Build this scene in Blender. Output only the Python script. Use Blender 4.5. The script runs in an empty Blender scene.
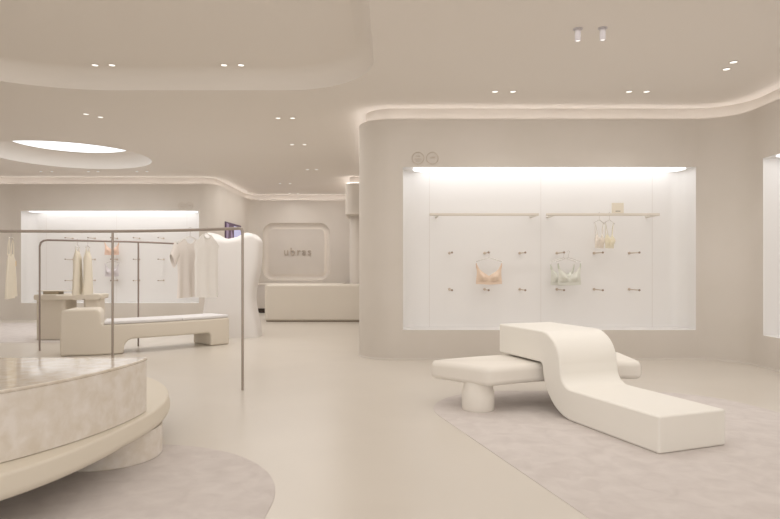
import bpy, bmesh, math, random
from mathutils import Vector, Matrix
random.seed(7)
C = bpy.context.scene.collection
PI = math.pi
H = 1.3            # camera height
FP = 600.0         # focal length in pixels

# ------------------------------------------------------------------ helpers
def lin(c): return c/12.92 if c <= .04045 else ((c+.055)/1.055)**2.4
def rgb(r, g, b): return (lin(r/255), lin(g/255), lin(b/255), 1)

def mat(name, col, rough=.6, metal=0, emit=None, strength=0, noise=None, bump=None, sheen=0, alpha=1, trans=0, coat=0, spec=.5):
    m = bpy.data.materials.new(name); m.use_nodes = True
    nt = m.node_tree; b = nt.nodes['Principled BSDF']
    b.inputs['Base Color'].default_value = col
    b.inputs['Roughness'].default_value = rough
    b.inputs['Metallic'].default_value = metal
    b.inputs['Specular IOR Level'].default_value = spec
    if sheen: b.inputs['Sheen Weight'].default_value = sheen
    if alpha < 1: b.inputs['Alpha'].default_value = alpha
    if coat: b.inputs['Coat Weight'].default_value = coat; b.inputs['Coat Roughness'].default_value = .08
    if emit:
        b.inputs['Emission Color'].default_value = emit
        b.inputs['Emission Strength'].default_value = strength
    tc = nt.nodes.new('ShaderNodeTexCoord')
    if noise:   # (scale, detail, second colour, low, high, distortion)
        n = nt.nodes.new('ShaderNodeTexNoise'); n.inputs['Scale'].default_value = noise[0]; n.inputs['Detail'].default_value = noise[1]
        n.inputs['Distortion'].default_value = noise[5] if len(noise) > 5 else 0
        nt.links.new(tc.outputs['Object'], n.inputs['Vector'])
        r = nt.nodes.new('ShaderNodeValToRGB')
        r.color_ramp.elements[0].position = noise[3]; r.color_ramp.elements[1].position = noise[4]
        r.color_ramp.elements[0].color = col; r.color_ramp.elements[1].color = noise[2]
        nt.links.new(n.outputs['Fac'], r.inputs['Fac']); nt.links.new(r.outputs['Color'], b.inputs['Base Color'])
    if bump:    # (scale, strength, distance)
        n = nt.nodes.new('ShaderNodeTexNoise'); n.inputs['Scale'].default_value = bump[0]; n.inputs['Detail'].default_value = 4
        nt.links.new(tc.outputs['Object'], n.inputs['Vector'])
        bp = nt.nodes.new('ShaderNodeBump'); bp.inputs['Strength'].default_value = bump[1]; bp.inputs['Distance'].default_value = bump[2]
        nt.links.new(n.outputs['Fac'], bp.inputs['Height']); nt.links.new(bp.outputs['Normal'], b.inputs['Normal'])
    return m

WALL = rgb(218, 210, 201)
M = {}
M['wall'] = mat('wall plaster', WALL, .8, noise=(1.2, 5, rgb(214, 206, 196), .35, .7), bump=(60, .05, .002))
M['ceiling'] = mat('ceiling plaster', rgb(236, 229, 221), .85)
M['floor'] = mat('microcement floor', rgb(216, 208, 197), .28, noise=(.8, 6, rgb(211, 203, 192), .3, .75, 1.0), bump=(2.0, .03, .004))
M['niche'] = mat('niche panel white', rgb(239, 236, 233), .35)
M['seam'] = mat('panel seam', rgb(226, 220, 215), .7)
M['lamp_niche'] = mat('niche diffuser', rgb(255, 255, 255), .5, emit=rgb(250, 252, 255), strength=1.7)
M['cove'] = mat('cove strip', rgb(255, 250, 244), .5, emit=rgb(255, 250, 248), strength=4.5)
M['halo'] = mat('halo strip', rgb(255, 250, 244), .5, emit=rgb(255, 246, 236), strength=2.0)
M['sky'] = mat('skylight diffuser', rgb(250, 252, 255), .5, emit=rgb(240, 248, 255), strength=1.6)
M['spot_lens'] = mat('downlight lens', rgb(255, 255, 255), .5, emit=rgb(255, 250, 244), strength=.95)
M['spot_trim'] = mat('downlight trim', rgb(225, 216, 204), .5)
M['spot_white'] = mat('spotlight white', rgb(206, 200, 202), .5)
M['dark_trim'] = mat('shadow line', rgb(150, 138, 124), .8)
M['rug'] = mat('carpet', rgb(222, 214, 209), .98, noise=(7, 12, rgb(210, 201, 196), .34, .72, .6), bump=(260, .6, .006), sheen=.1, spec=.1)
M['daybed'] = mat('cream leather', rgb(244, 240, 232), .42, spec=.35)
M['cushion'] = mat('bench fabric', rgb(238, 232, 223), .8, bump=(300, .1, .001))
M['marble'] = mat('beige stone', rgb(222, 212, 198), .35, noise=(13, 12, rgb(236, 229, 221), .34, .70, .3), bump=(40, .03, .001))
M['marble_top'] = mat('polished beige stone', rgb(205, 192, 174), .07, noise=(13, 12, rgb(224, 215, 203), .34, .70, .3), coat=.4)
M['ledge'] = mat('ledge leather', rgb(226, 217, 201), .5)
M['long_bench'] = mat('long bench lacquer', rgb(228, 219, 205), .6)
M['grey_pad'] = mat('grey white pad', rgb(232, 229, 229), .8)
M['table_plaster'] = mat('display table plaster', rgb(222, 212, 197), .65)
M['partition'] = mat('partition white', rgb(238, 234, 231), .55)
M['desk'] = mat('desk lacquer', rgb(224, 215, 202), .45)
M['metal'] = mat('taupe metal', rgb(172, 160, 150), .38, metal=.4)
M['metal_dark'] = mat('dark taupe metal', rgb(156, 142, 134), .4, metal=.4)
M['rail'] = mat('cream metal rail', rgb(224, 216, 204), .4)
M['peg'] = mat('bronze peg', rgb(206, 190, 174), .35, metal=.4)
M['peg_tip'] = mat('bronze peg tip', rgb(158, 138, 122), .35, metal=.5)
M['hanger'] = mat('clear hanger', rgb(240, 234, 228), .25, alpha=.7)
M['hook'] = mat('steel hook', rgb(196, 188, 180), .3, metal=.4)
M['peach'] = mat('peach satin', rgb(234, 210, 188), .5, sheen=.3)
M['peach_strap'] = mat('peach strap', rgb(226, 196, 172), .6)
M['apricot'] = mat('apricot fabric', rgb(236, 204, 184), .6)
M['mint'] = mat('mint fabric', rgb(222, 221, 210), .6, sheen=.3)
M['mint_strap'] = mat('mint strap', rgb(206, 207, 192), .6)
M['lavender'] = mat('grey lavender fabric', rgb(216, 208, 210), .6)
M['sheer'] = mat('sheer blush mesh', rgb(244, 232, 218), .7, alpha=.5)
M['sheer_y'] = mat('sheer lemon mesh', rgb(246, 236, 208), .7, alpha=.6)
M['cream_cloth'] = mat('cream cloth', rgb(242, 234, 218), .85, bump=(180, .1, .001))
M['oat_cloth'] = mat('oat cloth', rgb(236, 227, 210), .85, bump=(180, .1, .001))
M['ecru_cloth'] = mat('ecru cloth', rgb(248, 241, 235), .85, bump=(180, .1, .001))
M['white_cloth'] = mat('white cloth', rgb(246, 242, 237), .85, bump=(180, .1, .001))
M['tag'] = mat('card tag', rgb(236, 208, 150), .8)
M['card'] = mat('cream card', rgb(232, 223, 206), .8)
M['ink'] = mat('grey ink', rgb(150, 138, 124), .8)
M['letter'] = mat('tone letters', rgb(186, 172, 157), .6)
M['emblem'] = mat('tone emblem', rgb(204, 191, 176), .6)
M['bronze_box'] = mat('olive bronze', rgb(164, 150, 128), .5)
M['kick'] = mat('dark plinth', rgb(70, 58, 48), .6)
M['s1'] = mat('screen purple', rgb(70, 50, 72), .4, emit=rgb(70, 50, 72), strength=.5)
M['s2'] = mat('screen violet grey', rgb(128, 112, 138), .4, emit=rgb(128, 112, 138), strength=.5)
M['s3'] = mat('screen pale blue', rgb(176, 178, 212), .4, emit=rgb(176, 178, 212), strength=.5)

def finish(bm, sharp=38):
    bmesh.ops.recalc_face_normals(bm, faces=bm.faces)
    for f in bm.faces: f.smooth = True
    for e in bm.edges:
        if len(e.link_faces) == 2: e.smooth = e.calc_face_angle(0) < math.radians(sharp)

def obj(name, bm, m, parent=None, wn=False, loc=None, sharp=38, recalc=True):
    if recalc: finish(bm, sharp)
    else:
        for f in bm.faces: f.smooth = True
    me = bpy.data.meshes.new(name); bm.to_mesh(me); bm.free()
    me.materials.append(M[m] if isinstance(m, str) else m)
    o = bpy.data.objects.new(name, me); C.objects.link(o)
    if parent: o.parent = parent
    if loc: o.location = loc
    if wn:
        w = o.modifiers.new('wn', 'WEIGHTED_NORMAL'); w.keep_sharp = True
    return o

def tag(o, label, cat, group=None):
    o['label'] = label; o['category'] = cat
    if group: o['group'] = group
    return o

def thing(name, label, cat, loc=(0, 0, 0), rz=0, group=None):
    o = bpy.data.objects.new(name, None); C.objects.link(o)
    o.empty_display_size = .1
    o.location = loc; o.rotation_euler = (0, 0, rz)
    return tag(o, label, cat, group)

def struct(o): o['kind'] = 'structure'; return o

def dup(root, loc, rz, label, group=None):
    r = root.copy(); C.objects.link(r); r.location = loc; r.rotation_euler = (0, 0, rz); r['label'] = label
    if group: r['group'] = group
    for ch in list(root.children):
        c = ch.copy(); C.objects.link(c); c.parent = r
        for g in list(ch.children):
            d = g.copy(); C.objects.link(d); d.parent = c
    return r

def prism(poly, z0, z1, bev=0, seg=3, bm=None, bev_bottom=True):
    bm = bm or bmesh.new()
    vs = [bm.verts.new((p[0], p[1], z0)) for p in poly]
    f = bm.faces.new(vs)
    r = bmesh.ops.extrude_face_region(bm, geom=[f])
    nv = [g for g in r['geom'] if isinstance(g, bmesh.types.BMVert)]
    for v in nv: v.co.z = z1
    if bev:
        es = [e for e in bm.edges if abs(e.verts[0].co.z-e.verts[1].co.z) < 1e-6 and (bev_bottom or e.verts[0].co.z > (z0+z1)/2) and (e.verts[0] in vs) == (e.verts[1] in vs)]
        bmesh.ops.bevel(bm, geom=es, offset=bev, segments=seg, profile=.5, affect='EDGES', clamp_overlap=True)
    return bm

def xform(bm, mt): bmesh.ops.transform(bm, matrix=mt, verts=bm.verts); return bm

def box(x0, x1, y0, y1, z0, z1, bev=0, seg=3, bm=None):
    b = bmesh.new()
    bmesh.ops.create_cube(b, size=1)
    for v in b.verts: v.co = Vector(((x0+x1)/2+v.co.x*(x1-x0), (y0+y1)/2+v.co.y*(y1-y0), (z0+z1)/2+v.co.z*(z1-z0)))
    if bev: bmesh.ops.bevel(b, geom=list(b.edges), offset=bev, segments=seg, profile=.5, affect='EDGES', clamp_overlap=True)
    if bm is None: return b
    me = bpy.data.meshes.new('tmp'); b.to_mesh(me); b.free(); bm.from_mesh(me); bpy.data.meshes.remove(me)
    return bm

def tube(pts, r, n=10, closed=False, bm=None, rect=None):
    """sweep a circle (or an upright rectangle rect=(half width, half height)) along pts"""
    bm = bm or bmesh.new(); pts = [Vector(p) for p in pts]; rings = []
    N = len(pts); ref = Vector((0, 0, 1))
    t0 = (pts[1]-pts[0]).normalized()
    up = ref if abs(t0.dot(ref)) < .9 else Vector((1, 0, 0))
    a = t0.cross(up).normalized()
    for i, p in enumerate(pts):
        if closed: t = (pts[(i+1) % N]-pts[i-1]).normalized()
        else:
            t = (pts[min(i+1, N-1)]-pts[max(i-1, 0)]).normalized()
        a = (a-t*a.dot(t)).normalized(); b = a.cross(t).normalized()
        ri = r[i] if isinstance(r, (list, tuple)) else r
        rings.append([bm.verts.new(p+(a*math.cos(2*PI*k/n)+b*math.sin(2*PI*k/n))*ri) for k in range(n)])
    for i in range(N if closed else N-1):
        A, B = rings[i], rings[(i+1) % N]
        for k in range(n): bm.faces.new((A[k], A[(k+1) % n], B[(k+1) % n], B[k]))
    if not closed:
        bm.faces.new(rings[0]); bm.faces.new(rings[-1][::-1])
    return bm

def lathe(prof, n=32, c=(0, 0, 0), bm=None):
    bm = bm or bmesh.new(); rings = []
    for r, z in prof:
        if r < 1e-6: rings.append([bm.verts.new((c[0], c[1], c[2]+z))])
        else: rings.append([bm.verts.new((c[0]+r*math.cos(2*PI*k/n), c[1]+r*math.sin(2*PI*k/n), c[2]+z)) for k in range(n)])
    for A, B in zip(rings, rings[1:]):
        for k in range(n):
            q = [A[k % len(A)], A[(k+1) % len(A)], B[(k+1) % len(B)], B[k % len(B)]]
            u = []
            for v in q:
                if v not in u: u.append(v)
            if len(u) >= 3: bm.faces.new(u)
    return bm

def round_path(corners, closed=False, seg=14):
    """corners (x,y,r) -> dense points + index of the last point of every corner"""
    pts, ends = [], []; n = len(corners)
    for i, (x, y, r) in enumerate(corners):
        if r <= 0 or (not closed and i in (0, n-1)):
            pts.append(Vector((x, y))); ends.append(len(pts)-1); continue
        p = Vector((x, y)); a = Vector(corners[i-1][:2]); b = Vector(corners[(i+1) % n][:2])
        u = (a-p).normalized(); v = (b-p).normalized()
        ang = u.angle(v); d = r/math.tan(ang/2)
        c = p+(u+v).normalized()*(r/math.sin(ang/2))
        s = p+u*d; e = p+v*d
        a0 = math.atan2(s.y-c.y, s.x-c.x); a1 = math.atan2(e.y-c.y, e.x-c.x)
        da = (a1-a0+PI) % (2*PI)-PI
        for k in range(seg+1):
            t = a0+da*k/seg; pts.append(Vector((c.x+r*math.cos(t), c.y+r*math.sin(t))))
        ends.append(len(pts)-1)
    return pts, ends

def offset(pts, d, closed=False):
    """offset to the right of the direction of travel"""
    out = []; n = len(pts)
    for i, p in enumerate(pts):
        a = pts[i-1] if (closed or i > 0) else None; b = pts[(i+1) % n] if (closed or i < n-1) else None
        n1 = n2 = None
        if a is not None and (p-a).length > 1e-9: t = (p-a).normalized(); n1 = Vector((t.y, -t.x))
        if b is not None and (b-p).length > 1e-9: t = (b-p).normalized(); n2 = Vector((t.y, -t.x))
        if n1 is None: n1 = n2
        if n2 is None: n2 = n1
        m = (n1+n2); m = m/m.length
        out.append(p+m*(d/max(.3, m.dot(n1))))
    return out

# ------------------------------------------------------------------ room shell
ZW, ZC = 3.41, 3.58          # top of the walls, ceiling
NZ0, NZ1 = .424, 2.727       # niche sill and head
corners = [(4.85, -3.0, 0), (4.85, 3.9, 0), (4.85, 7.80, 0), (4.85, 8.48, .5), (4.325, 8.48, 0), (.184, 8.48, 0), (-.46, 8.48, .5),
           (-.46, 15.4, .1), (-1.05, 15.4, .25), (-1.05, 18.6, .25), (-1.70, 18.6, 0), (-3.98, 18.6, 0), (-4.35, 18.6, .35),
           (-4.35, 15.0, .40), (-4.775, 15.0, 0), (-9.225, 15.0, 0), (-10.2, 15.0, .8), (-10.2, -3.0, 0)]
path, ends = round_path(corners)
neck = offset(path, .10)

def wall_piece(name, i0, i1, z0, z1, holes=(), pts=path, m='wall', parent=None):
    """wall over points i0..i1; holes: (index of left jamb, index of right jamb, z0, z1)"""
    bm = bmesh.new(); zs = sorted({z0, z1} | {h[2] for h in holes} | {h[3] for h in holes})
    cols = [[bm.verts.new((pts[i].x, pts[i].y, z)) for z in zs] for i in range(i0, i1+1)]
    for k in range(i1-i0):
        for j in range(len(zs)-1):
            if any(h[0] <= i0+k < h[1] and h[2] <= zs[j] and zs[j+1] <= h[3] for h in holes): continue
            a, b = cols[k], cols[k+1]
            bm.faces.new((a[j], a[j+1], b[j+1], b[j]))
    return obj(name, bm, m, parent, recalc=False)

def top_trim(wall, i0, i1):
    """ledge on the wall head, set-back neck up to the ceiling and the light strip lying on the ledge"""
    bm = bmesh.new()
    a = [bm.verts.new((path[i].x, path[i].y, ZW)) for i in range(i0, i1+1)]
    b = [bm.verts.new((neck[i].x, neck[i].y, ZW)) for i in range(i0, i1+1)]
    for k in range(i1-i0): bm.faces.new((a[k], a[k+1], b[k+1], b[k]))
    obj('cove_ledge', bm, 'wall', wall, recalc=False)
    bm = bmesh.new()
    b = [bm.verts.new((neck[i].x, neck[i].y, ZW)) for i in range(i0, i1+1)]
    c = [bm.verts.new((neck[i].x, neck[i].y, ZC+.05)) for i in range(i0, i1+1)]
    for k in range(i1-i0): bm.faces.new((b[k], c[k], c[k+1], b[k+1]))
    obj('cove_neck', bm, 'wall', wall, recalc=False)
    s0, s1 = offset(path, .012), offset(path, .04)
    bm = bmesh.new()
    L = [[bm.verts.new((s[i].x, s[i].y, ZW+.002)) for i in range(i0, i1+1)] for s in (s0, s1)]
    for A, B in zip(L, L[1:]):
        for k in range(i1-i0): bm.faces.new((A[k], A[k+1], B[k+1], B[k]))
    obj('cove_light_strip', bm, 'cove', wall, recalc=False)

E = ends
wall_right = struct(wall_piece('wall_right', 0, E[3], 0, ZW, [(E[1], E[2], NZ0, NZ1)]))
wall_front = struct(wall_piece('wall_front', E[3], E[6], 0, ZW, [(E[4]-E[3]+E[3], E[5], NZ0, NZ1)]))
wall_passage = struct(wall_piece('wall_passage', E[6], E[9], 0, ZW))
wall_reception = struct(wall_piece('wall_reception', E[9], E[12], 0, ZW, [(E[10], E[11], .80, 2.85)]))
wall_back = struct(wall_piece('wall_back', E[12], E[16], 0, ZW, [(E[14], E[15], NZ0, NZ1)]))
wall_left = struct(wall_piece('wall_left', E[16], E[17], 0, ZW))
for w, a, b in ((wall_right, 0, E[3]), (wall_front, E[3], E[6]), (wall_passage, E[6], E[9]), (wall_reception, E[9], E[12]), (wall_back, E[12], E[16]), (wall_left, E[16], E[17])):
    top_trim(w, a, b)
# thin baseboards a few millimetres proud of the walls
bb = offset(path, -.008)
def baseboard(name, i0, i1):
    bm = bmesh.new(); L = [[bm.verts.new((s[i].x, s[i].y, z)) for i in range(i0, i1+1)] for s, z in ((bb, 0), (bb, .025), (path, .025))]
    for A, B in zip(L, L[1:]):
        for k in range(i1-i0): bm.faces.new((A[k], B[k], B[k+1], A[k+1]))
    return struct(obj(name, bm, 'wall', recalc=False))
baseboard('baseboard_right', 0, E[3]); baseboard('baseboard_front', E[3], E[6]); baseboard('baseboard_passage', E[6], E[9])
baseboard('baseboard_reception', E[9], E[12]); baseboard('baseboard_back', E[12], E[16]); baseboard('baseboard_left', E[16], E[17])

# floor
bm = bmesh.new(); bm.faces.new([bm.verts.new(p) for p in ((-11, -3.2, 0), (6, -3.2, 0), (6, 19.2, 0), (-11, 19.2, 0))])
struct(obj('floor', bm, 'floor', recalc=False))

# ceiling with a coved tray and a round skylight recess
def circle(cx, cy, r, n=72): return [Vector((cx+r*math.cos(2*PI*k/n), cy+r*math.sin(2*PI*k/n))) for k in range(n)]
tray, _ = round_path([(-.18, 7.70, 1.15), (-4.6, 7.70, 2.2), (-6.2, 5.6, 1.6), (-6.2, 1.0, 1.0), (-.18, 1.0, 1.0)], closed=True, seg=20)   # counter-clockwise
SKC = (-6.52, 12.28); SKR = 1.53
disc = circle(SKC[0], SKC[1], SKR)
def fill_with_holes(outer, holes, z, flip=False, to3=None):
    bm = bmesh.new(); es = []
    for loop in [outer]+holes:
        vs = [bm.verts.new((p[0], p[1], z) if to3 is None else to3(p)) for p in loop]
        es += [bm.edges.new((vs[i], vs[(i+1) % len(vs)])) for i in range(len(vs))]
    bmesh.ops.triangle_fill(bm, use_beauty=True, use_dissolve=False, edges=es)
    return bm
bm = fill_with_holes([(-11, -3.2), (6, -3.2), (6, 19.2), (-11, 19.2)], [tray, disc], ZC)
ceiling = struct(obj('ceiling', bm, 'ceiling'))
def recess(loop, rad, depth, name, cap_m, cap_name):
    """quarter-round fillet rising from the loop, then a flat cap"""
    bm = bmesh.new(); L = []; n = len(loop); K = 10
    ccw = sum(loop[i].x*loop[(i+1) % n].y-loop[(i+1) % n].x*loop[i].y for i in range(n)) > 0
    for k in range(K+1):
        t = PI/2*k/K
        o_ = offset(loop, (-1 if ccw else 1)*rad*(1-math.cos(t)), closed=True)
        L.append([bm.verts.new((p.x, p.y, ZC+depth*math.sin(t))) for p in o_])
    for A, B in zip(L, L[1:]):
        for i in range(n): bm.faces.new((A[i], A[(i+1) % n], B[(i+1) % n], B[i]))
    top = [v.co.copy() for v in L[-1]]
    obj(name, bm, 'ceiling', ceiling)
    bm = bmesh.new(); bm.faces.new([bm.verts.new(c) for c in top])
    obj(cap_name, bm, cap_m, ceiling)
recess(tray, .20, .24, 'tray_cove', 'ceiling', 'tray_soffit')
recess(disc, .34, .31, 'skylight_cove', 'sky', 'skylight_diffuser')

# hanging bulkhead beside the passage, lit from its underside
bk, _ = round_path([(-.47, 14.9, 0), (-1.12, 14.9, .22), (-1.12, 18.59, 0), (-.47, 18.59, 0)], closed=True, seg=10)
trim = struct(obj('trim_1', prism(bk, 2.64, ZW), 'wall', wn=True))
bkn, _ = round_path([(-.47, 15.0, 0), (-1.02, 15.0, .16), (-1.02, 18.59, 0), (-.47, 18.59, 0)], closed=True, seg=10)
obj('cove_neck', prism(bkn, ZW, ZC+.02), 'wall', trim)
s, _ = round_path([(-.47, 14.93, 0), (-1.09, 14.93, .19), (-1.09, 18.5, 0)], seg=10)
bm = bmesh.new(); A = [bm.verts.new((p.x, p.y, ZW+.012)) for p in s]; B = [bm.verts.new((p.x, p.y, ZW+.012)) for p in offset(s, .025)]
for i in range(len(s)-1): bm.faces.new((A[i], A[i+1], B[i+1], B[i]))
obj('cove_light_strip', bm, 'cove', trim)

# display niches -------------------------------------------------------
def niche(wall, W, loc, rz):
    D, R_ = .41, .22
    piv = bpy.data.objects.new('niche_lining_group', None)
    def T(o): o.parent = wall; o.location = loc; o.rotation_euler = (0, 0, rz); return o
    pl, _ = round_path([(0, 0, 0), (0, D, R_), (W, D, R_), (W, 0, 0)], seg=10)
    bm = bmesh.new(); a = [bm.verts.new((p.x, p.y, NZ0)) for p in pl]; b = [bm.verts.new((p.x, p.y, NZ1)) for p in pl]
    for k in range(len(pl)-1): bm.faces.new((a[k], a[k+1], b[k+1], b[k]))
    T(obj('niche_lining', bm, 'niche', recalc=False))
    for z, nm in ((NZ0, 'niche_sill'), (NZ1, 'niche_head')):
        bm = bmesh.new(); bm.faces.new([bm.verts.new((p.x, p.y, z)) for p in pl]); T(obj(nm, bm, 'niche', recalc=False))
    dl, _ = round_path([(.15, .05, .05), (W-.10, .05, .05), (W-.10, D-.02, .2), (.15, D-.02, .2)], closed=True, seg=8)
    T(obj('niche_diffuser', prism(dl, NZ1-.012, NZ1-.001), 'lamp_niche'))
    n = round(W/1.55)
    for k in range(n):
        x = .40+k*(W-.84)/(n-1)
        T(obj('panel_seam', box(x-.003, x+.003, D-.002, D+.002, NZ0+.001, NZ1-.02), 'seam'))
    bpy.data.objects.remove(piv)
niche(wall_front, 4.325-.184, (.184, 8.48, 0), 0)
niche(wall_back, 4.45, (-9.225, 15.0, 0), 0)
niche(wall_right, 3.9, (4.85, 7.80, 0), -PI/2)

# reception wall recess -------------------------------------------------
RX0, RX1, RZ0, RZ1 = -3.94, -1.86, .93, 2.695
rr, _ = round_path([(RX0, RZ0, .32), (RX1, RZ0, .32), (RX1, RZ1, .32), (RX0, RZ1, .32)], closed=True, seg=12)
bm = fill_with_holes([(-3.98, .80), (-1.70, .80), (-1.70, 2.85), (-3.98, 2.85)], [rr], 0, to3=lambda p: (p[0], 18.6, p[1]))
obj('recess_surround', bm, 'wall', wall_reception)
bm = bmesh.new(); L = []
for k in range(9):
    t = PI/2*k/8; o_ = offset(rr, -.12*(1-math.cos(t)), closed=True)
    L.append([bm.verts.new((p.x, 18.6+.16*math.sin(t), p.y)) for p in o_])
for A, B in zip(L, L[1:]):
    for i in range(len(rr)): bm.faces.new((A[i], A[(i+1) % len(rr)], B[(i+1) % len(rr)], B[i]))
obj('recess_cove', bm, 'wall', wall_reception)
inner = offset(rr, -.12, closed=True)
bm = bmesh.new(); bm.faces.new([bm.verts.new((p.x, 18.76, p.y)) for p in inner]); obj('recess_back', bm, 'wall', wall_reception)
flo = offset(rr, -.17, closed=True)
bm = prism([(p.x, p.y) for p in flo], 0, .025, .008); xform(bm, Matrix(((1, 0, 0, 0), (0, 0, 1, 18.70), (0, 1, 0, 0), (0, 0, 0, 1))))
obj('floating_panel', bm, 'wall', wall_reception, wn=True)
ring = [(p.x, 18.745, p.y) for p in offset(rr, -.185, closed=True)]
obj('halo_strip', tube(ring, .008, 6, closed=True), 'halo', wall_reception)
def text_mesh(s_, size, depth, spacing=1.0):
    cu = bpy.data.curves.new('t', 'FONT'); cu.body = s_; cu.size = size; cu.extrude = depth; cu.align_x = 'CENTER'; cu.align_y = 'CENTER'; cu.space_character = spacing; cu.bevel_depth = 0
    o = bpy.data.objects.new('t', cu); C.objects.link(o); bpy.context.view_layer.update()
    me = bpy.data.meshes.new_from_object(o.evaluated_get(bpy.context.evaluated_depsgraph_get()))
    bpy.data.objects.remove(o); return me
me = text_mesh('ubras', .34, .015, 1.18); me.materials.append(M['letter'])
o = bpy.data.objects.new('wall_lettering', me); C.objects.link(o); o.location = (-2.88, 18.685, 1.80); o.rotation_euler = (PI/2, 0, 0)
tag(o, 'raised tone-on-tone shop name lettering centred in the rounded recess behind the reception desk', 'sign')

# round emblems over the niches: thin ring with bars
def emblem(x, y, label, bars):
    t = thing('wall_emblem', label, 'emblem', (x, y, 2.852), 0, 'thin ring emblems above the niches')
    cp = [(.083*math.cos(2*PI*k/40), 0, .083*math.sin(2*PI*k/40)) for k in range(40)]
    obj('ring', tube(cp, .005, 6, closed=True), 'emblem', t)
    bm = bmesh.new()
    for (a, b, z) in bars: box(a, b, -.004, .004, z-.004, z+.004, bm=bm)
    obj('emblem_lettering', bm, 'emblem', t, sharp=30)
B1 = [(-.035, .03, .03), (-.05, .05, -.012), (-.03, .035, -.04)]; B2 = [(-.035, .04, .004), (-.01, .045, .016)]
emblem(.395, 8.474, 'thin ring emblem with three short lines, left of the two above the front niche', B1)
emblem(.598, 8.474, 'thin ring emblem with one short line, right of the two above the front niche', B2)
emblem(-5.20, 14.994, 'small ring emblem above the far niche, left of that pair', B1)
emblem(-5.01, 14.994, 'small ring emblem above the far niche, right of that pair', B2)

# screen on the side wall beyond the partition
t = thing('wall_screen', 'dark purple and pale blue poster screen on side wall showing above the white partition', 'screen', (-4.35, 16.6, 0))
obj('screen_panel', box(.002, .03, -.82, .82, 1.0, 2.525, .004), 's1', t, wn=True)
obj('screen_image', box(.030, .033, .02, .78, 1.04, 2.46), 's3', t)
bm = bmesh.new()
for p in ([(-.55, 1.04), (-.02, 1.04), (-.12, 2.2), (-.28, 2.35)], [(-.78, 1.9), (-.62, 1.9), (-.5, 2.47), (-.72, 2.5)]):
    bm.faces.new([bm.verts.new((.0315, a, b)) for a, b in p])
obj('screen_figure', bm, 's2', t)

# ceiling lights ---------------------------------------------------------
dl0 = None
def spot_lamp(x, y, z, power, size=1.9, tgt=None):
    l = bpy.data.lights.new('downlight_beam', 'SPOT'); l.energy = power; l.spot_size = size; l.spot_blend = .9; l.shadow_soft_size = .06; l.color = (1, .975, .95)
    o = bpy.data.objects.new('downlight_beam', l); C.objects.link(o); o.location = (x, y, z)
    if tgt: o.rotation_euler = (Vector(tgt)-Vector((x, y, z))).to_track_quat('-Z', 'Y').to_euler()
    return o
def ceil_at(px, py, z=ZC):
    Y = (z-H)*FP/(268-py); return (px-390)*Y/FP, Y
SP = 9
def downlight(px, py, label, z=ZC, power=None):
    global dl0
    x, y = ceil_at(px, py, z)
    if dl0 is None:
        dl0 = thing('recessed_downlight', label, 'ceiling light', (x, y, z), 0, 'recessed ceiling downlights')
        obj('trim_ring', lathe([(.048, -.001), (.052, -.004), (.040, -.005), (.037, -.001)], 24), 'spot_trim', dl0)
        obj('lens', lathe([(.0, -.003), (.037, -.003), (.037, -.0005)], 24), 'spot_lens', dl0)
    else: dup(dl0, (x, y, z), 0, label)
    spot_lamp(x, y, z-.02, (3 if (z > ZC or y > 17.5) else SP) if power is None else power)
PAIRS = [
 ((495, 91.5), (513, 91.5), 'pair above the left part of the front niche', ZC),
 ((629, 91.5), (646.5, 91.5), 'pair above the right part of the front niche', ZC),
 ((726.5, 69), (733.5, 62), 'slanting pair near the right-hand wall', ZC),
 ((95, 65), (112, 65), 'pair at the left of the raised ceiling tray', ZC+.24),
 ((224, 65), (241, 65), 'pair in the middle of the raised ceiling tray', ZC+.24),
 ((86, 114), (100.5, 117), 'pair between the ceiling tray and the skylight', ZC),
 ((278, 118), (292.5, 118), 'pair nearest the tray in front of the reception', ZC),
 ((292, 144.5), (304.5, 144.5), 'second pair from the tray toward the reception', ZC),
 ((307.5, 169.5), (316.5, 169.5), 'third pair from the tray toward the reception', ZC),
 ((280, 183.5), (290, 183.5), 'pair before the reception wall', ZC),
 ((289.5, 193.3), (298, 193.3), 'pair closest to the reception wall', ZC),
 ((41, 171.5), (52, 171.5), 'pair over the left end of the far niche', ZC),
 ((88.5, 171.5), (98, 171.5), 'pair over the middle of the far niche', ZC),
 ((137, 171.5), (147, 171.5), 'pair over the right end of the far niche', ZC)]
for a, b, s_, z in PAIRS:
    downlight(a[0], a[1], 'recessed ceiling downlight, left of the '+s_, z)
    downlight(b[0], b[1], 'recessed ceiling downlight, right of the '+s_, z)
x_, y_ = -.80, 15.6
dup(dl0, (x_, y_, 2.64), 0, 'recessed downlight in the underside of the hanging bulkhead'); spot_lamp(x_, y_, 2.60, 8)
sl = thing('surface_spotlight', 'white cylindrical ceiling spotlight, left of the two on the ceiling', 'ceiling light', (1.79, 5.72, ZC), 0, 'white cylinder spotlights')
obj('mounting_disc', lathe([(0, 0), (.045, 0), (.045, -.006), (0, -.006)], 28), 'spot_white', sl)
obj('lamp_body', lathe([(.027, -.005), (.027, -.115), (.024, -.118), (.022, -.11)], 28), 'spot_white', sl)
obj('lens', lathe([(0, -.111), (.0225, -.111)], 28), 'spot_lens', sl)
dup(sl, (2.02, 5.70, ZC), 0, 'white cylindrical ceiling spotlight, right of the two on the ceiling')
spot_lamp(1.79, 5.72, 3.45, 14, 1.2, (2.0, 4.9, .3)); spot_lamp(2.02, 5.70, 3.45, 14, 1.2, (1.8, 5.6, .6))

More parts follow.
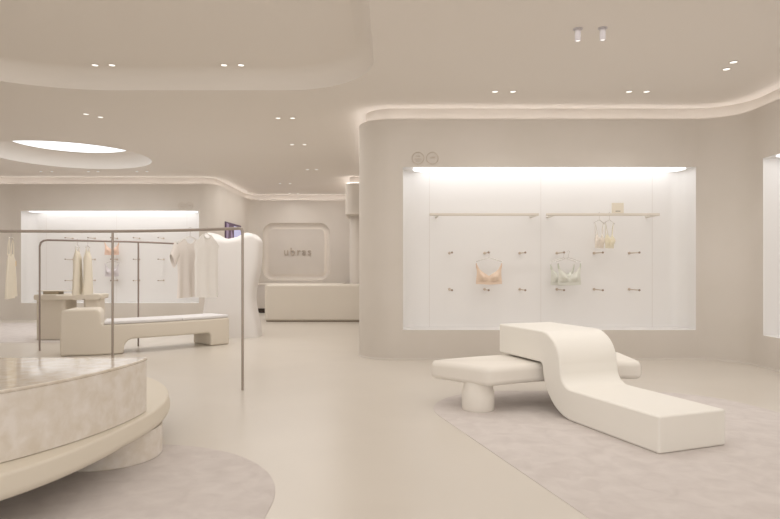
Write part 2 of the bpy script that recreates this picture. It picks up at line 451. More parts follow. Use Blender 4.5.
# ------------------------------------------------------------------ display rails and pegs
rail0 = None
def rail(x0, x1, label):
    t = thing('display_rail', label, 'rail', (x0, 8.5, 2.065), 0, 'cream rails in the front niche'); W = x1-x0
    obj('rail_bar', box(0, W, -.014, .014, -.026, .012, .007), 'rail', t, wn=True)
    for x in (.12, W-.03):
        b = obj('bracket', box(x-.014, x+.014, .0, .385, -.026, .0, .004), 'rail', t, wn=True)
rail(.56, 2.11, 'left cream metal rail mounted high in the front niche')
rail(2.21, 3.82, 'right cream metal rail high in the front niche, holding sheer bralettes')
peg0 = None
def peg(x, yw, z, label, group, L=.36):
    global peg0
    if peg0 is None:
        peg0 = thing('display_peg', label, 'peg', (x, yw, z), 0, group)
        r90 = Matrix.Rotation(PI/2, 4, 'X')
        obj('rod', xform(lathe([(0, 0), (.0085, 0), (.0085, L), (0, L)], 12), r90), 'peg', peg0)
        obj('wall_plate', xform(lathe([(0, 0), (.02, 0), (.02, .012), (0, .012)], 16), r90), 'peg', peg0)
        obj('end_cap', xform(lathe([(0, L), (.014, L), (.015, L+.014), (0, L+.016)], 14), r90), 'peg_tip', peg0)
    else: dup(peg0, (x, yw, z), 0, label, group)
ORD = ['first', 'second', 'third', 'fourth', 'fifth', 'sixth']
for r_, z in (('upper', 1.52), ('lower', .985)):
    for k, x in enumerate((.88, 1.40, 1.92, 2.47, 3.02, 3.54)):
        peg(x, 8.885, z, f'bronze display peg in the front niche, {r_} row, {ORD[k]} from the left', 'bronze pegs in the front niche')
for r_, z in (('top', 2.06), ('middle', 1.52), ('bottom', .985)):
    for k, x in enumerate((-8.14, -7.57, -7.0, -6.43, -5.81)):
        peg(x, 15.405, z, f'small bronze peg in the far niche, {r_} row, {ORD[k]} from the left', 'bronze pegs in the far niche')

# ------------------------------------------------------------------ hangers and garments
def hanger(x, y, z, rz, label, W=.36, drop=.07, hook=.07, group=None, m='hanger'):
    """z = the point where the hook hangs; hook loop goes over the bar"""
    t = thing('clothes_hanger', label, 'hanger', (x, y, z), rz, group)
    hp = [(.018*math.cos(a), 0, -.006+.018*math.sin(a)) for a in [PI*1.05-PI*1.35*k/10 for k in range(11)]]
    hp += [(.004, 0, -.04), (0, 0, -.05), (0, 0, -hook-.005)]
    obj('hook', tube(hp, .0022, 6), 'hook', t)
    sh = []
    for k in range(17):
        u = -1+2*k/16; sh.append((u*W/2, 0, -hook-drop*abs(u)**1.25))
    obj('shoulder_bar', tube(sh, .0055, 8), m, t)
    return t

def sheet(W, top, bot, side, thick, nu=36, nv=28, ripple=0, rf=7, bulge=None):
    """closed double-faced garment panel: x=u*side(v)*W/2, z between top(u) and bot(u)"""
    bm = bmesh.new(); F = []; Bk = []
    for j in range(nv+1):
        v = j/nv; f = []; b = []
        for i in range(nu+1):
            u = -1+2*i/nu; x = u*side(v)*W/2; z = top(u)*(1-v)+bot(u)*v
            th = thick*math.sqrt(max(0, 1-abs(u)**3))*min(1, .25+v*5)
            rp = ripple*math.sin(u*rf+.8*math.sin(v*3))*v
            bl = bulge(u, v) if bulge else 0
            f.append(bm.verts.new((x, -th/2+rp-bl, z))); b.append(bm.verts.new((x, th/2+rp, z)))
        F.append(f); Bk.append(b)
    for j in range(nv):
        for i in range(nu):
            bm.faces.new((F[j][i], F[j+1][i], F[j+1][i+1], F[j][i+1])); bm.faces.new((Bk[j][i], Bk[j][i+1], Bk[j+1][i+1], Bk[j+1][i]))
    for j in range(nv):
        for i, s_ in ((0, 1), (nu, -1)):
            q = (F[j][i], Bk[j][i], Bk[j+1][i], F[j+1][i]); bm.faces.new(q if s_ > 0 else q[::-1])
    for i in range(nu):
        bm.faces.new((F[0][i], F[0][i+1], Bk[0][i+1], Bk[0][i]))
    # the hem stays open like cloth
    bmesh.ops.remove_doubles(bm, verts=bm.verts, dist=1e-5)
    return bm

def lerp(pts, x):
    for (a, b), (c, d) in zip(pts, pts[1:]):
        if x <= c: t = (x-a)/(c-a); t = t*t*(3-2*t) if False else t; return b+(d-b)*t
    return pts[-1][1]

def bra(x, y, z, rz, label, m, ms, W=.36, Hh=.30, name='bra', group=None, cat='bra'):
    """z = height of the strap tops"""
    t = thing(name, label, cat, (x, y, z-Hh), rz, group)
    T_ = lambda u: Hh*lerp([(0, .42), (.25, .52), (.5, .62), (.72, .74), (.86, .90), (.93, .98), (1, .96)], abs(u))
    side = lambda v: 1-.05*math.sin(PI*min(1, v*1.1))-.02*v
    bl = lambda u, v: .062*math.exp(-((abs(u)-.50)/.30)**2-((v-.55)/.36)**2)
    obj('cups', sheet(W, T_, lambda u: .045*Hh/.3+.01*abs(u), side, .012, bulge=bl), m, t)
    obj('under_band', sheet(W*1.0, lambda u: .05*Hh/.3+.01*abs(u), lambda u: .01*abs(u), lambda v: 1, .014, nv=5), m, t)
    for s_ in (-1, 1):
        st = [(s_*W*.455, -.004, Hh*.76), (s_*W*.475, -.006, Hh*.88), (s_*W*.482, -.004, Hh*.97), (s_*W*.485, 0, Hh+.004), (s_*W*.478, .008, Hh*.95), (s_*W*.47, .01, Hh*.78)]
        obj('strap', tube(st, .0075, 6), ms, t)
    return t
# the front niche
yh = 8.64
hanger(1.425, yh, 1.535, 0, 'clear hanger holding the peach bra in the front niche', W=.37, drop=.055, hook=.09)
bra(1.425, yh, 1.36, 0, 'peach satin wrap bra hanging on an upper peg of the front niche', 'peach', 'peach_strap', W=.375, Hh=.30)
hanger(2.51, yh+.03, 1.535, .05, 'clear hanger holding the rear pale green bra on the mint bra peg', W=.36, drop=.055, hook=.09)
hanger(2.56, yh-.03, 1.535, 0, 'clear hanger holding the front pale green bra on the mint bra peg', W=.35, drop=.055, hook=.09)
bra(2.50, yh+.06, 1.345, -.12, 'pale green bra half hidden behind another on the same niche peg', 'mint', 'mint_strap', W=.34, Hh=.30)
bra(2.575, yh-.03, 1.36, .05, 'pale mint bra with soft cups hanging in front of its twin in the front niche', 'mint', 'mint_strap', W=.34, Hh=.31)
# two sheer bralettes on the right rail
def bralette(x, y, z, rz, label, m, lab2):
    hanger(x, y, z, rz, lab2, W=.30, drop=.05, hook=.10)
    t = thing('sheer_bralette', label, 'bralette', (x, y, z-.50), rz, 'sheer bralettes on the right rail')
    T_ = lambda u: lerp([(0, .10), (.5, .20), (1, .14)], abs(u))
    bl = lambda u, v: .05*math.exp(-((abs(u)-.5)/.3)**2-((v-.45)/.3)**2)
    obj('cups', sheet(.27, T_, lambda u: .0, lambda v: 1-.08*v, .01, nu=24, nv=14, bulge=bl), m, t)
    for s_ in (-1, 1):
        obj('strap', tube([(s_*.065, -.01, .19), (s_*.09, -.004, .28), (s_*.115, 0, .37), (s_*.10, .01, .28), (s_*.09, .01, .14)], .004, 6), m, t)
bralette(2.965, 8.5, 2.080, .75, 'sheer blush bralette, left of the two on the right rail', 'sheer', 'clear hanger of the left sheer bralette on the right rail')
bralette(3.11, 8.5, 2.080, .75, 'sheer pale yellow bralette, right of the two on the right rail', 'sheer_y', 'clear hanger of the right sheer bralette on the right rail')
t = thing('price_card', 'small cream card holder standing on the right rail above the bralettes', 'card', (3.225, 8.50, 2.077))
obj('card_block', box(-.083, .083, -.012, .012, 0, .145, .003), 'card', t, wn=True)
obj('card_print', box(-.035, .035, -.0135, -.0115, .022, .032), 'ink', t)
# the far niche
hanger(-7.0, 15.16, 2.072, 0, 'clear hanger holding the apricot bra in the far niche', W=.36, drop=.05, hook=.06)
bra(-7.03, 15.16, 1.955, .05, 'apricot orange bra hanging in the far niche on the top row', 'apricot', 'peach_strap', W=.36, Hh=.33)
hanger(-7.0, 15.16, 1.533, 0, 'clear hanger holding the lavender grey bra in the far niche', W=.36, drop=.05, hook=.06)
bra(-7.03, 15.16, 1.42, -.05, 'grey lavender bra hanging in the far niche below the apricot one', 'lavender', 'lavender', W=.36, Hh=.34)

# ------------------------------------------------------------------ clothes racks
def bez(pts, n=10):
    """Catmull-Rom through pts"""
    P = [Vector(p) for p in pts]; P = [2*P[0]-P[1]]+P+[2*P[-1]-P[-2]]; out = []
    for i in range(1, len(P)-2):
        for k in range(n):
            t = k/n; a, b, c, d = P[i-1:i+3]
            out.append(.5*((2*b)+(-a+c)*t+(2*a-5*b+4*c-d)*t*t+(-a+3*b-3*c+d)*t**3))
    out.append(P[-2]); return out
r1 = thing('clothes_rack', 'tall taupe metal clothes rack in the foreground with slim curved top bar', 'clothes rack', (-1.57, 6.39, 0))
O = Vector((-1.57, 6.39, 0)); ZB = 1.722
barp = bez([(-5.4, 6.70, ZB), (-4.46, 6.87, ZB), (-3.19, 6.90, ZB), (-2.3, 6.70, ZB), (-1.62, 6.41, ZB)])
barp = [Vector(p)-O for p in barp]
last = [Vector((-.035, .013, ZB)), Vector((-.012, .004, ZB-.008)), Vector((0, 0, ZB-.04))]
obj('top_bar', tube(barp+last, .0165, 12), 'metal', r1)
for x, y in ((-1.57, 6.39), (-3.19, 6.90), (-5.4, 6.70)):
    obj('post', tube([(x-O.x, y-O.y, 0), (x-O.x, y-O.y, ZB-(.03 if x > -2 else 0))], .0135, 14), 'metal', r1)
r2 = thing('clothes_rack', 'low dark taupe clothes rack behind the long bench, rounded left corner', 'clothes rack', (-5.5, 9.42, 0))
O2 = Vector((-5.5, 9.42, 0)); ZB2 = 1.74
b2 = [Vector(p)-O2 for p in [(-5.5, 9.42, ZB2-.10), (-5.485, 9.425, ZB2-.04), (-5.45, 9.44, ZB2-.01), (-5.40, 9.46, ZB2)]+list(bez([(-5.3, 9.50, ZB2), (-4.7, 9.75, ZB2-.003), (-4.19, 9.99, ZB2-.008), (-3.85, 10.5, ZB2-.01), (-3.62, 11.2, ZB2-.01)]))]
obj('top_bar', tube(b2, .0155, 12), 'metal_dark', r2)
for x, y in ((-5.5, 9.42), (-4.19, 9.99)):
    obj('post', tube([(x-O2.x, y-O2.y, 0), (x-O2.x, y-O2.y, ZB2-(.09 if x < -5 else .01))], .0135, 14), 'metal_dark', r2)

def bar1(px):      # point of the front rack's bar seen at this column
    P = [p+O for p in barp]; return min(P, key=lambda p: abs(390+FP*p.x/p.y-px))
# cream slip dress at the far left
p = bar1(13)
hanger(p.x, p.y, ZB+.02, 1.9, 'slim hanger of the cream slip dress at the left end of the front rack', W=.26, drop=.03, hook=.09)
t = thing('slip_dress', 'long cream slip dress with thin straps hanging at the left of the front rack', 'dress', (p.x, p.y, ZB-.76), 1.9)
T_ = lambda u: .46+lerp([(0, 0), (.6, .04), (1, .03)], abs(u))
obj('dress_body', sheet(.28, T_, lambda u: .015*u, lambda v: .78+.22*v, .06, ripple=.018, rf=6), 'cream_cloth', t)
for s_ in (-1, 1): obj('strap', tube([(s_*.075, -.01, .48), (s_*.085, -.005, .60), (s_*.08, 0, .685), (s_*.07, .012, .6), (s_*.075, .016, .48)], .006, 6), 'cream_cloth', t)
obj('swing_tag', box(-.012, .012, -.05, -.048, .36, .42), 'tag', t)
# two oat garments on the rear rack
for k, (px, s_) in enumerate(((77.4, 'left'), (87.7, 'right'))):
    P = min([q+O2 for q in b2], key=lambda q: abs(390+FP*q.x/q.y-px)); Y = P.y
    xx = P.x+(px-(390+FP*P.x/P.y))*P.y/FP
    hanger(xx, Y, P.z+.02, 1.82, f'slim hanger of the {s_} oat camisole dress on the rear rack', W=.28, drop=.03, hook=.10)
    t = thing('camisole_dress', f'long oat coloured camisole dress seen edge-on, {s_} of the two on the rear rack', 'dress', (xx, Y, P.z-.86), 1.82, 'oat dresses on the rear rack')
    obj('dress_body', sheet(.36, lambda u: .66+.05*abs(u), lambda u: .01*u, lambda v: .55+.45*v, .11, ripple=.015, rf=5), 'oat_cloth', t)
    for q in (-1, 1): obj('strap', tube([(q*.08, -.01, .68), (q*.09, 0, .765), (q*.08, .01, .68)], .006, 6), 'oat_cloth', t)
# tee and tank on the right of the front rack
def tee(px, z_sh, rz, label, hl):
    p = bar1(px)
    hanger(p.x, p.y, ZB+.018, rz, hl, W=.36, drop=.07, hook=.09, m='white_cloth')
    t = thing('short_sleeve_top', label, 'top', (p.x, p.y, ZB-.745), rz)
    T_ = lambda u: .645-lerp([(0, .055), (.22, .04), (.34, 0), (1, .075)], abs(u))
    side = lambda v: lerp([(0, 1.0), (.28, .90), (.6, .86), (1, .94)], v)
    obj('shirt_body', sheet(.42, T_, lambda u: 0+.008*u, side, .05, ripple=.014, rf=9), 'ecru_cloth', t)
    for s_ in (-1, 1):
        bm = bmesh.new(); R2 = []
        for k in range(7):
            v = k/6; cx = s_*(.185+.065*v); cz = .525-.13*v; hh = .085-.01*v
            R2.append([bm.verts.new((cx+hh*.35*s_*math.sin(a), .028*math.cos(a), cz+hh*math.sin(a))) for a in [2*PI*j/16 for j in range(16)]])
        for A, B in zip(R2, R2[1:]):
            for j in range(16): bm.faces.new((A[j], A[(j+1) % 16], B[(j+1) % 16], B[j]))
        obj('sleeve', bm, 'ecru_cloth', t)
    return t
tee(190.5, 0, 1.08, 'ecru short-sleeved top on the front rack, left of the white tank top', 'hanger of the ecru short-sleeved top on the front rack')
p = bar1(207)
hanger(p.x, p.y, ZB+.018, 1.20, 'hanger of the white tank top at the right of the front rack', W=.36, drop=.10, hook=.06, m='white_cloth')
t = thing('tank_top', 'white sleeveless knit tank top at the right of the front rack', 'top', (p.x, p.y, ZB-.745), 1.20)
T_ = lambda u: .69-lerp([(0, .05), (.2, .035), (.32, 0), (1, .12)], abs(u))
side = lambda v: lerp([(0, 1.0), (.10, .93), (.25, .88), (.35, .94), (1, .97)], v)
obj('shirt_body', sheet(.43, T_, lambda u: -.01*u, side, .055, ripple=.010, rf=8), 'white_cloth', t)
obj('neck_trim', tube([(u*.32*.215, -.012, .69-lerp([(0, .05), (.2, .035), (.32, 0)], abs(u*.32))+.002) for u in [-1+2*k/12 for k in range(13)]], .005, 6), 'white_cloth', t)

# ------------------------------------------------------------------ foreground round table with its ledge seat
CX, CY = -3.55, 3.95
ft = thing('round_display_table', 'large round beige stone display table with padded ledge in the left foreground', 'table', (CX, CY, 0))
arc = []
R0 = 1.92; n = 90; yb = .07
a0 = math.asin(yb/R0)
for k in range(n+1):
    a = PI-(-a0)-(2*a0+PI)*0 if False else None
pts = []
for k in range(n+1):
    a = -PI-a0+(PI+2*a0)*k/n; pts.append(Vector((R0*math.cos(a), R0*math.sin(a))))
# soften the two back corners
def soften(poly, rad=.05):
    c0, c1 = poly[0], poly[-1]
    return poly
drum = pts
obj('stone_drum', prism(drum, .34, .682, .006), 'marble', ft, wn=True)
top = offset(drum, .004, closed=True)
obj('polished_top', prism(top, .680, .70, .009), 'marble_top', ft, wn=True)
led = []
for k in range(180):
    a = 2*PI*k/180; a = a if a < PI else a-2*PI
    t_ = max(0, min(1, (-math.degrees(a)-5)/35)) if a > -PI/2 else max(0, min(1, (math.degrees(a)+180)/50))
    r_ = 1.975+.14*t_*t_*(3-2*t_); led.append(Vector((r_*math.cos(a), r_*math.sin(a))))
def ring_solid(poly, prof):
    """closed solid from inset copies of one outline: prof = [(inset, z), ...] bottom to top"""
    bm = bmesh.new(); n = len(poly); L = [[bm.verts.new((p.x, p.y, z)) for p in offset(poly, -i_, closed=True)] for i_, z in prof]
    for A, B in zip(L, L[1:]):
        for k in range(n): bm.faces.new((A[k], A[(k+1) % n], B[(k+1) % n], B[k]))
    bm.faces.new(L[0][::-1]); bm.faces.new(L[-1]); return bm
pf = [(.07*(1-math.sin(t))**1.3,   .258-.055*math.cos(t)) for t in [PI/2*k/8 for k in range(9)]]+[(.012+.018*(1-math.cos(t)), .320+.018*math.sin(t)) for t in [PI/2*k/6 for k in range(7)]]
obj('ledge_seat', ring_solid(led, [(.5, .203)]+pf+[(.5, .338)]), 'ledge', ft, sharp=60)
for lx, ly in ((-1.94-CX, 4.15-CY), (-1.5, .8), (.2, -1.25), (-.2, 1.4)):
    if (lx, ly) == (.2, -1.25): continue
    obj('leg', lathe([(0, .004), (.338, .004), (.343, .01), (.343, .204), (0, .204)], 56, c=(lx, ly, 0)), 'marble', ft)

# rugs
rug, _ = round_path([(.62, 1.3, .5), (3.48, 1.3, .8), (3.48, 6.32, 1.0), (.10, 6.32, .62)][::1], closed=True, seg=16)
rug, _ = round_path([(1.54, 1.3, .6), (3.48, 1.3, .8), (3.48, 6.34, 1.0), (.13, 6.34, .85)], closed=True, seg=16)
def rug_obj(poly, label):
    return tag(obj('rug', prism(poly, .0, .004, .0015, 2, bev_bottom=False), 'rug', wn=True), label, 'rug')
rug_obj(rug, 'pale greige carpet with rounded corners under the daybed sculpture')
rug, _ = round_path([(-.65, .6, 1.0), (-.65, 4.42, 1.13), (-7.0, 4.42, 1.1), (-7.0, .6, 1.0)], closed=True, seg=20)
rug_obj(rug, 'pale greige carpet with rounded corners under the round stone table')
rug, _ = round_path([(-5.15, 10.42, .6), (-5.15, 14.2, .6), (-9.6, 14.2, .8), (-9.6, 10.42, .8)], closed=True, seg=16)
rug_obj(rug, 'pale carpet under the small display table near the far niche')

# ------------------------------------------------------------------ S-shaped daybed
def arc_pts(cx, cz, r, a0, a1, n=14): return [(cx+r*math.cos(a0+(a1-a0)*k/n), cz+r*math.sin(a0+(a1-a0)*k/n)) for k in range(n+1)]
prof = [(0, 0)]
prof += arc_pts(.95, .43, .43, -PI/2, 0, 20)[:-1]+[(1.385, .415)]     # underside up the outer bend
prof += [(1.405, .435), (2.13, .435), (2.13, .725)]
prof += arc_pts(1.405, .44, .285, PI/2, PI, 18)
prof += arc_pts(.975, .40, .135, 0, -PI/2, 10)
prof += [(0, .265)]
bm = bmesh.new()
vs = [bm.verts.new((s_, 0, z)) for s_, z in prof]; f = bm.faces.new(vs)
r = bmesh.ops.extrude_face_region(bm, geom=[f])
for g in r['geom']:
    if isinstance(g, bmesh.types.BMVert): g.co.y = -.627
bm.normal_update(); bmesh.ops.recalc_face_normals(bm, faces=bm.faces)
es = [e for e in bm.edges if e.calc_face_angle(0) > math.radians(50)]
bmesh.ops.bevel(bm, geom=es, offset=.018, segments=4, profile=.5, affect='EDGES', clamp_overlap=True)
# local x runs back from the foot, local y across
ud = Vector((-.352, .936, 0)); uu = Vector((.936, .352, 0))
P0 = Vector((1.868, 4.165, 0))
d = obj('daybed_sculpture', bm, 'daybed', wn=True, sharp=60)
d.location = P0+Vector((0, 0, .004)); d.rotation_euler = (0, 0, math.atan2(ud.y, ud.x))
tag(d, 'cream leather daybed sculpture, a thick S-shaped slab stepping down onto the carpet', 'daybed')

# curved cushion bench passing beneath the daybed
bc = Vector((2.25, 3.02))
b_ = thing('curved_bench', 'low curved off-white bench on round pedestals passing beneath the daybed slab', 'bench', (2.25, 2.985, .004))
def sector(r0, r1, a0, a1, rc, a0o, n=40):
    outer = [(r1, a0), (r1, a1)]; pts = []
    inn = [Vector((r0*math.cos(a0+(a1-a0)*k/n), r0*math.sin(a0+(a1-a0)*k/n))) for k in range(n+1)]
    out = [Vector((r1*math.cos(a1+(a0o-a1)*k/n), r1*math.sin(a1+(a0o-a1)*k/n))) for k in range(n+1)]
    def trim(L, d):        # drop the points within d of either end
        A, B = L[0], L[-1]; return [p for p in L if (p-A).length >= d-1e-6 and (p-B).length >= d-1e-6]
    def corner(p, u, v):   # u, v unit directions leaving the corner; arrives along u side
        s = p+u*rc; e = p+v*rc; return [(1-t)**2*s+2*t*(1-t)*p+t*t*e for t in [k/10 for k in range(11)]]
    tang = lambda a: Vector((-math.sin(a), math.cos(a))); rad = lambda a: Vector((math.cos(a), math.sin(a)))
    sg = 1 if a1 > a0 else -1
    p = []
    p += trim(inn, rc)
    p += corner(inn[-1], -tang(a1)*sg, rad(a1)); p += corner(out[0], -rad(a1), -tang(a1)*sg)
    p += trim(out, rc)
    ed = (out[-1]-inn[0]).normalized(); p += corner(out[-1], tang(a0o)*sg, -ed); p += corner(inn[0], ed, tang(a0)*sg)
    return p
R = math.radians
sec = sector(2.68, 3.34, R(121), R(87), .075, R(124.3))
cp_ = [(.05*(1-math.sin(t)), .292-.05*math.cos(t)) for t in [PI/2*k/8 for k in range(9)]]+[(.055*(1-math.cos(t)),   .361+.055*math.sin(t)) for t in [PI/2*k/8 for k in range(9)]]
obj('cushion', ring_solid(sec, cp_), 'cushion', b_, wn=True, sharp=60)
for a in (119.85, 93.5):
    obj('pedestal_leg', lathe([(0, 0), (.142, 0), (.147, .01), (.150, .06), (.150, .10), (.146, .165), (.142, .172), (.141, .18), (.128, .24), (.12, .258), (0, .258)], 48, c=(2.894*math.cos(R(a)), 2.894*math.sin(R(a))+.02, 0)), 'cushion', b_)

# ------------------------------------------------------------------ long bench with arch and block end
lb = thing('long_bench', 'long low cream bench with raised block end, arch and two grey seat pads', 'bench', (-4.8, 8.8, 0))
fr = bez([(-4.85, 8.80, 0), (-4.42, 8.905, 0), (-4.0, 9.10, 0), (-3.46, 9.52, 0), (-3.1, 9.86, 0), (-2.74, 10.26, 0)], 14)
O3 = Vector((-4.8, 8.8, 0)); fr = [Vector((p.x, p.y)) for p in fr]
def cum(L):
    s_ = [0]
    for a, b in zip(L, L[1:]): s_.append(s_[-1]+(b-a).length)
    return s_
S_ = cum(fr); LT = S_[-1]
def along(s_, dd=0):
    s_ = max(0, min(LT, s_))
    for i in range(len(fr)-1):
        if s_ <= S_[i+1]+1e-9:
            t = (s_-S_[i])/(S_[i+1]-S_[i]); p = fr[i].lerp(fr[i+1], t); tg = (fr[min(i+2, len(fr)-1)]-fr[max(i-1, 0)]).normalized()
            return p+Vector((-tg.y, tg.x))*dd-Vector((O3.x, O3.y))
def strip(prof, depth, name, m, parent, d0=0, bev=.02):
    """profile (s,z) polygon swept across the depth, bent along the bench's curve"""
    bm = bmesh.new()
    vs = [bm.verts.new((s_, 0, z)) for s_, z in prof]; f = bm.faces.new(vs)
    r = bmesh.ops.extrude_face_region(bm, geom=[f])
    for g in r['geom']:
        if isinstance(g, bmesh.types.BMVert): g.co.y = depth
    bmesh.ops.recalc_face_normals(bm, faces=bm.faces)
    es = [e for e in bm.edges if e.calc_face_angle(0) > math.radians(50)]
    bmesh.ops.bevel(bm, geom=es, offset=bev, segments=3, profile=.5, affect='EDGES', clamp_overlap=True)
    ss = sorted({v.co.x for v in bm.verts}); lo, hi = ss[0], ss[-1]
    for k in range(1, 24):
        x = lo+(hi-lo)*k/24
        bmesh.ops.bisect_plane(bm, geom=list(bm.verts)+list(bm.edges)+list(bm.faces), plane_co=(x, 0, 0), plane_no=(1, 0, 0))
    for v in bm.verts:
        q = along(v.co.x, v.co.y+d0); v.co = Vector((q.x, q.y, v.co.z))
    return obj(name, bm, m, parent, wn=True, sharp=50)
AR = .14
lp = [(0, 0), (.88, 0)]+[(.88+AR-AR*math.cos(t), .22-AR+AR*math.sin(t)) for t in [PI/2*k/8 for k in range(9)]]
rs = LT-.36
lp += [(rs-.06+.06*math.sin(t), .22-.06+.06*math.cos(t)) for t in [PI/2*k/6 for k in range(7)]]+[(rs, 0), (LT, 0), (LT, .455), (.74, .455)]
lp[-1] = (.61, .455)
lp += [(.61-.05*math.sin(t), .505-.05*math.cos(t)) for t in [PI/2*k/6 for k in range(1, 7)]]
lp += [(.47+.09*math.cos(t), .60+.09*math.sin(t)) for t in [PI/2*k/8 for k in range(0, 9)]]+[(.09-.09*math.sin(t), .595+.09*math.cos(t)) for t in [PI/2*k/8 for k in range(0, 9)]]
strip(lp, .58, 'bench_body', 'long_bench', lb, bev=.035)
for a, b in ((.60, 1.76), (1.768, LT-.01)):
    strip([(a, .457), (b, .457), (b, .502), (a, .502)], .56, 'seat_pad', 'grey_pad', lb, .01, .015)

# small display table near the far niche
tt = thing('small_display_table', 'cream display table on two pedestals near the far niche', 'table', (-5.85, 10.75, 0))
tp = [Vector(p) for p in ((-.66, -.10), (-.50, -.02))]
front = bez([(-.57, .06, 0), (-.36, .0, 0), (0, -.02, 0), (.28, .07, 0), (.56, .22, 0)], 8)
back = bez([(.48, .70, 0), (.15, .60, 0), (-.3, .56, 0), (-.54, .58, 0)], 8)
poly = [Vector((p.x, p.y)) for p in front+back]
obj('table_top', prism(poly, .725, .82, .03, 4), 'table_plaster', tt, wn=True)
ped, _ = round_path([(-.53, .04, .06), (.0, .04, .06), (.0, .50, .06), (-.53, .50, .06)], closed=True, seg=6)
obj('pedestal', prism(ped, .012, .727), 'table_plaster', tt, wn=True)
ped, _ = round_path([(.27, .14, .05), (.52, .25, .05), (.45, .64, .05), (.22, .55, .05)], closed=True, seg=6)
obj('pedestal', prism(ped, .012, .727), 'table_plaster', tt, wn=True)
st = thing('display_stand', 'low bronze block with a thin flat board across it on the small display table', 'display stand', (-6.17, 11.0, .82))
obj('block', box(-.14, .14, -.09, .09, 0, .055, .004), 'bronze_box', st, wn=True)
obj('board', box(-.25, .30, -.10, .10, .055, .068, .003), 'table_plaster', st, wn=True)
tag(obj('shallow_tray', lathe([(0, .821), (.10, .821), (.145, .832), (.14, .835), (.10, .826), (0, .826)], 40, c=(-5.62, 11.05, 0)), 'white_cloth'), 'flat pale round tray on the right of the small display table', 'tray')

# pinched partition ------------------------------------------------------
def partition():
    bm = bmesh.new(); rings = []; NA = 72
    A, B = .575, .32
    def waist(h): return 1-.21*math.exp(-((h-.40)/.26)**2)
    def se(a, e=.42):
        c, s_ = math.cos(a), math.sin(a); return (math.copysign(abs(c)**e, c), math.copysign(abs(s_)**e, s_))
    def Ht(x): q = min(1, abs(x/A)); return 1.845+.12*math.sin(PI/2*min(1, q/.78))**3-.09*max(0, (q-.78)/.22)**1.6
    K = 40; RT = .11
    for j in range(K+1):
        h = j/K; w = waist(h)
        rings.append([(se(k*2*PI/NA)[0]*A*w+.0*(1-w), se(k*2*PI/NA)[1]*B*(.88+.12*w), None, h) for k in range(NA)])
    V = []
    for R_ in rings:
        V.append([bm.verts.new((x, y, h*(Ht(x)-RT))) for x, y, _, h in R_])
    for k2 in range(1, 9):
        t = PI/2*k2/8; sh = RT*(1-math.cos(t))
        V.append([bm.verts.new((x*(1-sh/A), y*(1-sh/B), Ht(x)-RT+RT*math.sin(t))) for x, y, _, h in rings[-1]])
    last = rings[-1]; s0 = 1-RT/A; s1 = 1-RT/B
    for q in (.75, .5, .25, .04):
        V.append([bm.verts.new((x*s0, y*s1*q, Ht(x))) for x, y, _, h in last])
    for A_, B_ in zip(V, V[1:]):
        for k in range(NA): bm.faces.new((A_[k], A_[(k+1) % NA], B_[(k+1) % NA], B_[k]))
    bm.faces.new(V[0][::-1])
    for k in range(NA//2-1):
        q = (V[-1][k], V[-1][k+1], V[-1][NA-2-k], V[-1][NA-1-k])
        if len(set(q)) == 4: bm.faces.new(q)
    return bm
o = obj('pinched_partition', partition(), 'partition', loc=(-3.03, 11.44, 0), sharp=70)
tag(o, 'white freestanding partition with pinched waist and dipped top in front of the reception', 'partition')

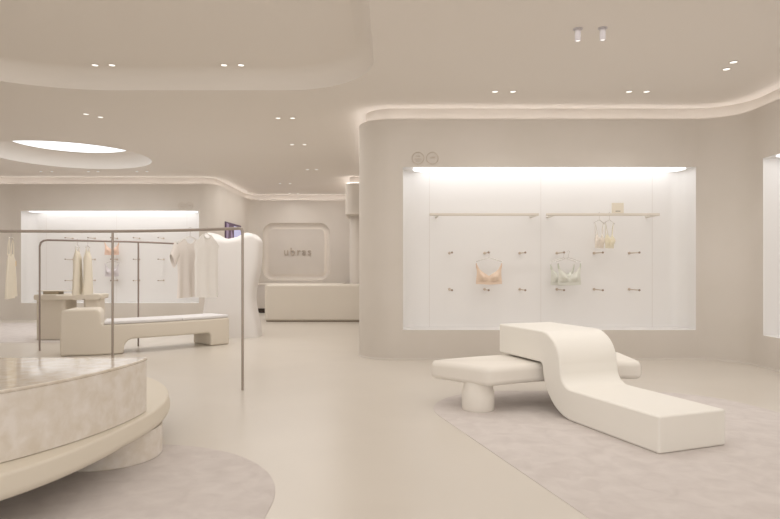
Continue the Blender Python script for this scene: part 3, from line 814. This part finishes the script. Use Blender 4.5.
# reception desk and rear cabinet ------------------------------------------
dk = thing('reception_desk', 'long cream reception desk with rounded end below the lit wall recess', 'desk', (-1.9, 15.0, 0))
pl, _ = round_path([(-1.135, -.56, .12), (1.3, -.56, 0), (1.3, .36, 0), (-1.135, .36, .12)], closed=True, seg=8)
obj('desk_body', prism(pl, .03, .90, .05, 5), 'desk', dk, wn=True)
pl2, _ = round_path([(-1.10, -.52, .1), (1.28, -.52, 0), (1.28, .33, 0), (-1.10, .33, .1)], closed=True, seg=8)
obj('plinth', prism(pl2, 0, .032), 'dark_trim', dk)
cb = thing('wall_cabinet', 'low beige cabinet with dark plinth against the reception wall left of the desk', 'cabinet', (-3.6, 17.9, 0))
obj('cabinet_body', box(-.72, 2.2, -.55, .68, .13, .80), 'wall', cb)
obj('worktop', box(-.73, 2.2, -.57, .68, .80, .845, .006), 'desk', cb, wn=True)
obj('plinth', box(-.70, 2.2, -.50, .68, 0, .13), 'kick', cb)
for k in range(4): obj('door', box(-.70+.55*k, -.16+.55*k, -.565, -.55, .14, .79, .003), 'wall', cb, wn=True)

# ------------------------------------------------------------------ light
def area(name, loc, tgt, sx, sy, power, col):
    l = bpy.data.lights.new(name, 'AREA'); l.shape = 'RECTANGLE'; l.size = sx; l.size_y = sy; l.energy = power; l.color = col
    o = bpy.data.objects.new(name, l); C.objects.link(o); o.location = loc
    o.rotation_euler = (Vector(tgt)-Vector(loc)).to_track_quat('-Z', 'Y').to_euler()
area('rear_fill', (-2.5, -2.9, 1.7), (-2.5, 5, 6.5), 13, 3.0, 150, (1, .985, .97))  # added fill lamp behind the camera, tilted up to brighten the ceiling
for (x, y, sx, sy, pw) in ((2.0, 4.6, 4.6, 6.0, 62), (-3.0, 4.3, 4.4, 5.0, 40), (-2.9, 10.2, 4.0, 3.2, 60), (-7.2, 12.0, 3.2, 3.6, 40), (-2.7, 15.8, 2.6, 4.2, 48)):
    z = 3.80 if (x, y) == (-3.0, 4.3) else 3.56
    area('ceiling_fill', (x, y, z), (x, y+.001, 0), sx, sy, pw*1.04, (1, .985, .965))  # added unseen fill lamps for soft light from above, not shop fixtures

w = bpy.data.worlds.new('World'); bpy.context.scene.world = w; w.use_nodes = True
w.node_tree.nodes['Background'].inputs['Color'].default_value = (1, .96, .92, 1)
w.node_tree.nodes['Background'].inputs['Strength'].default_value = .6

# camera
cam = bpy.data.cameras.new('Camera'); co = bpy.data.objects.new('Camera', cam); C.objects.link(co)
co.location = (0, 0, H); co.rotation_euler = (PI/2, 0, 0)
cam.sensor_width = 36; cam.lens = 36*FP/780; cam.shift_y = 8.5/780; cam.clip_end = 100
bpy.context.scene.camera = co
sc = bpy.context.scene
sc.view_settings.view_transform = 'Standard'; sc.view_settings.look = 'None'; sc.view_settings.exposure = .10
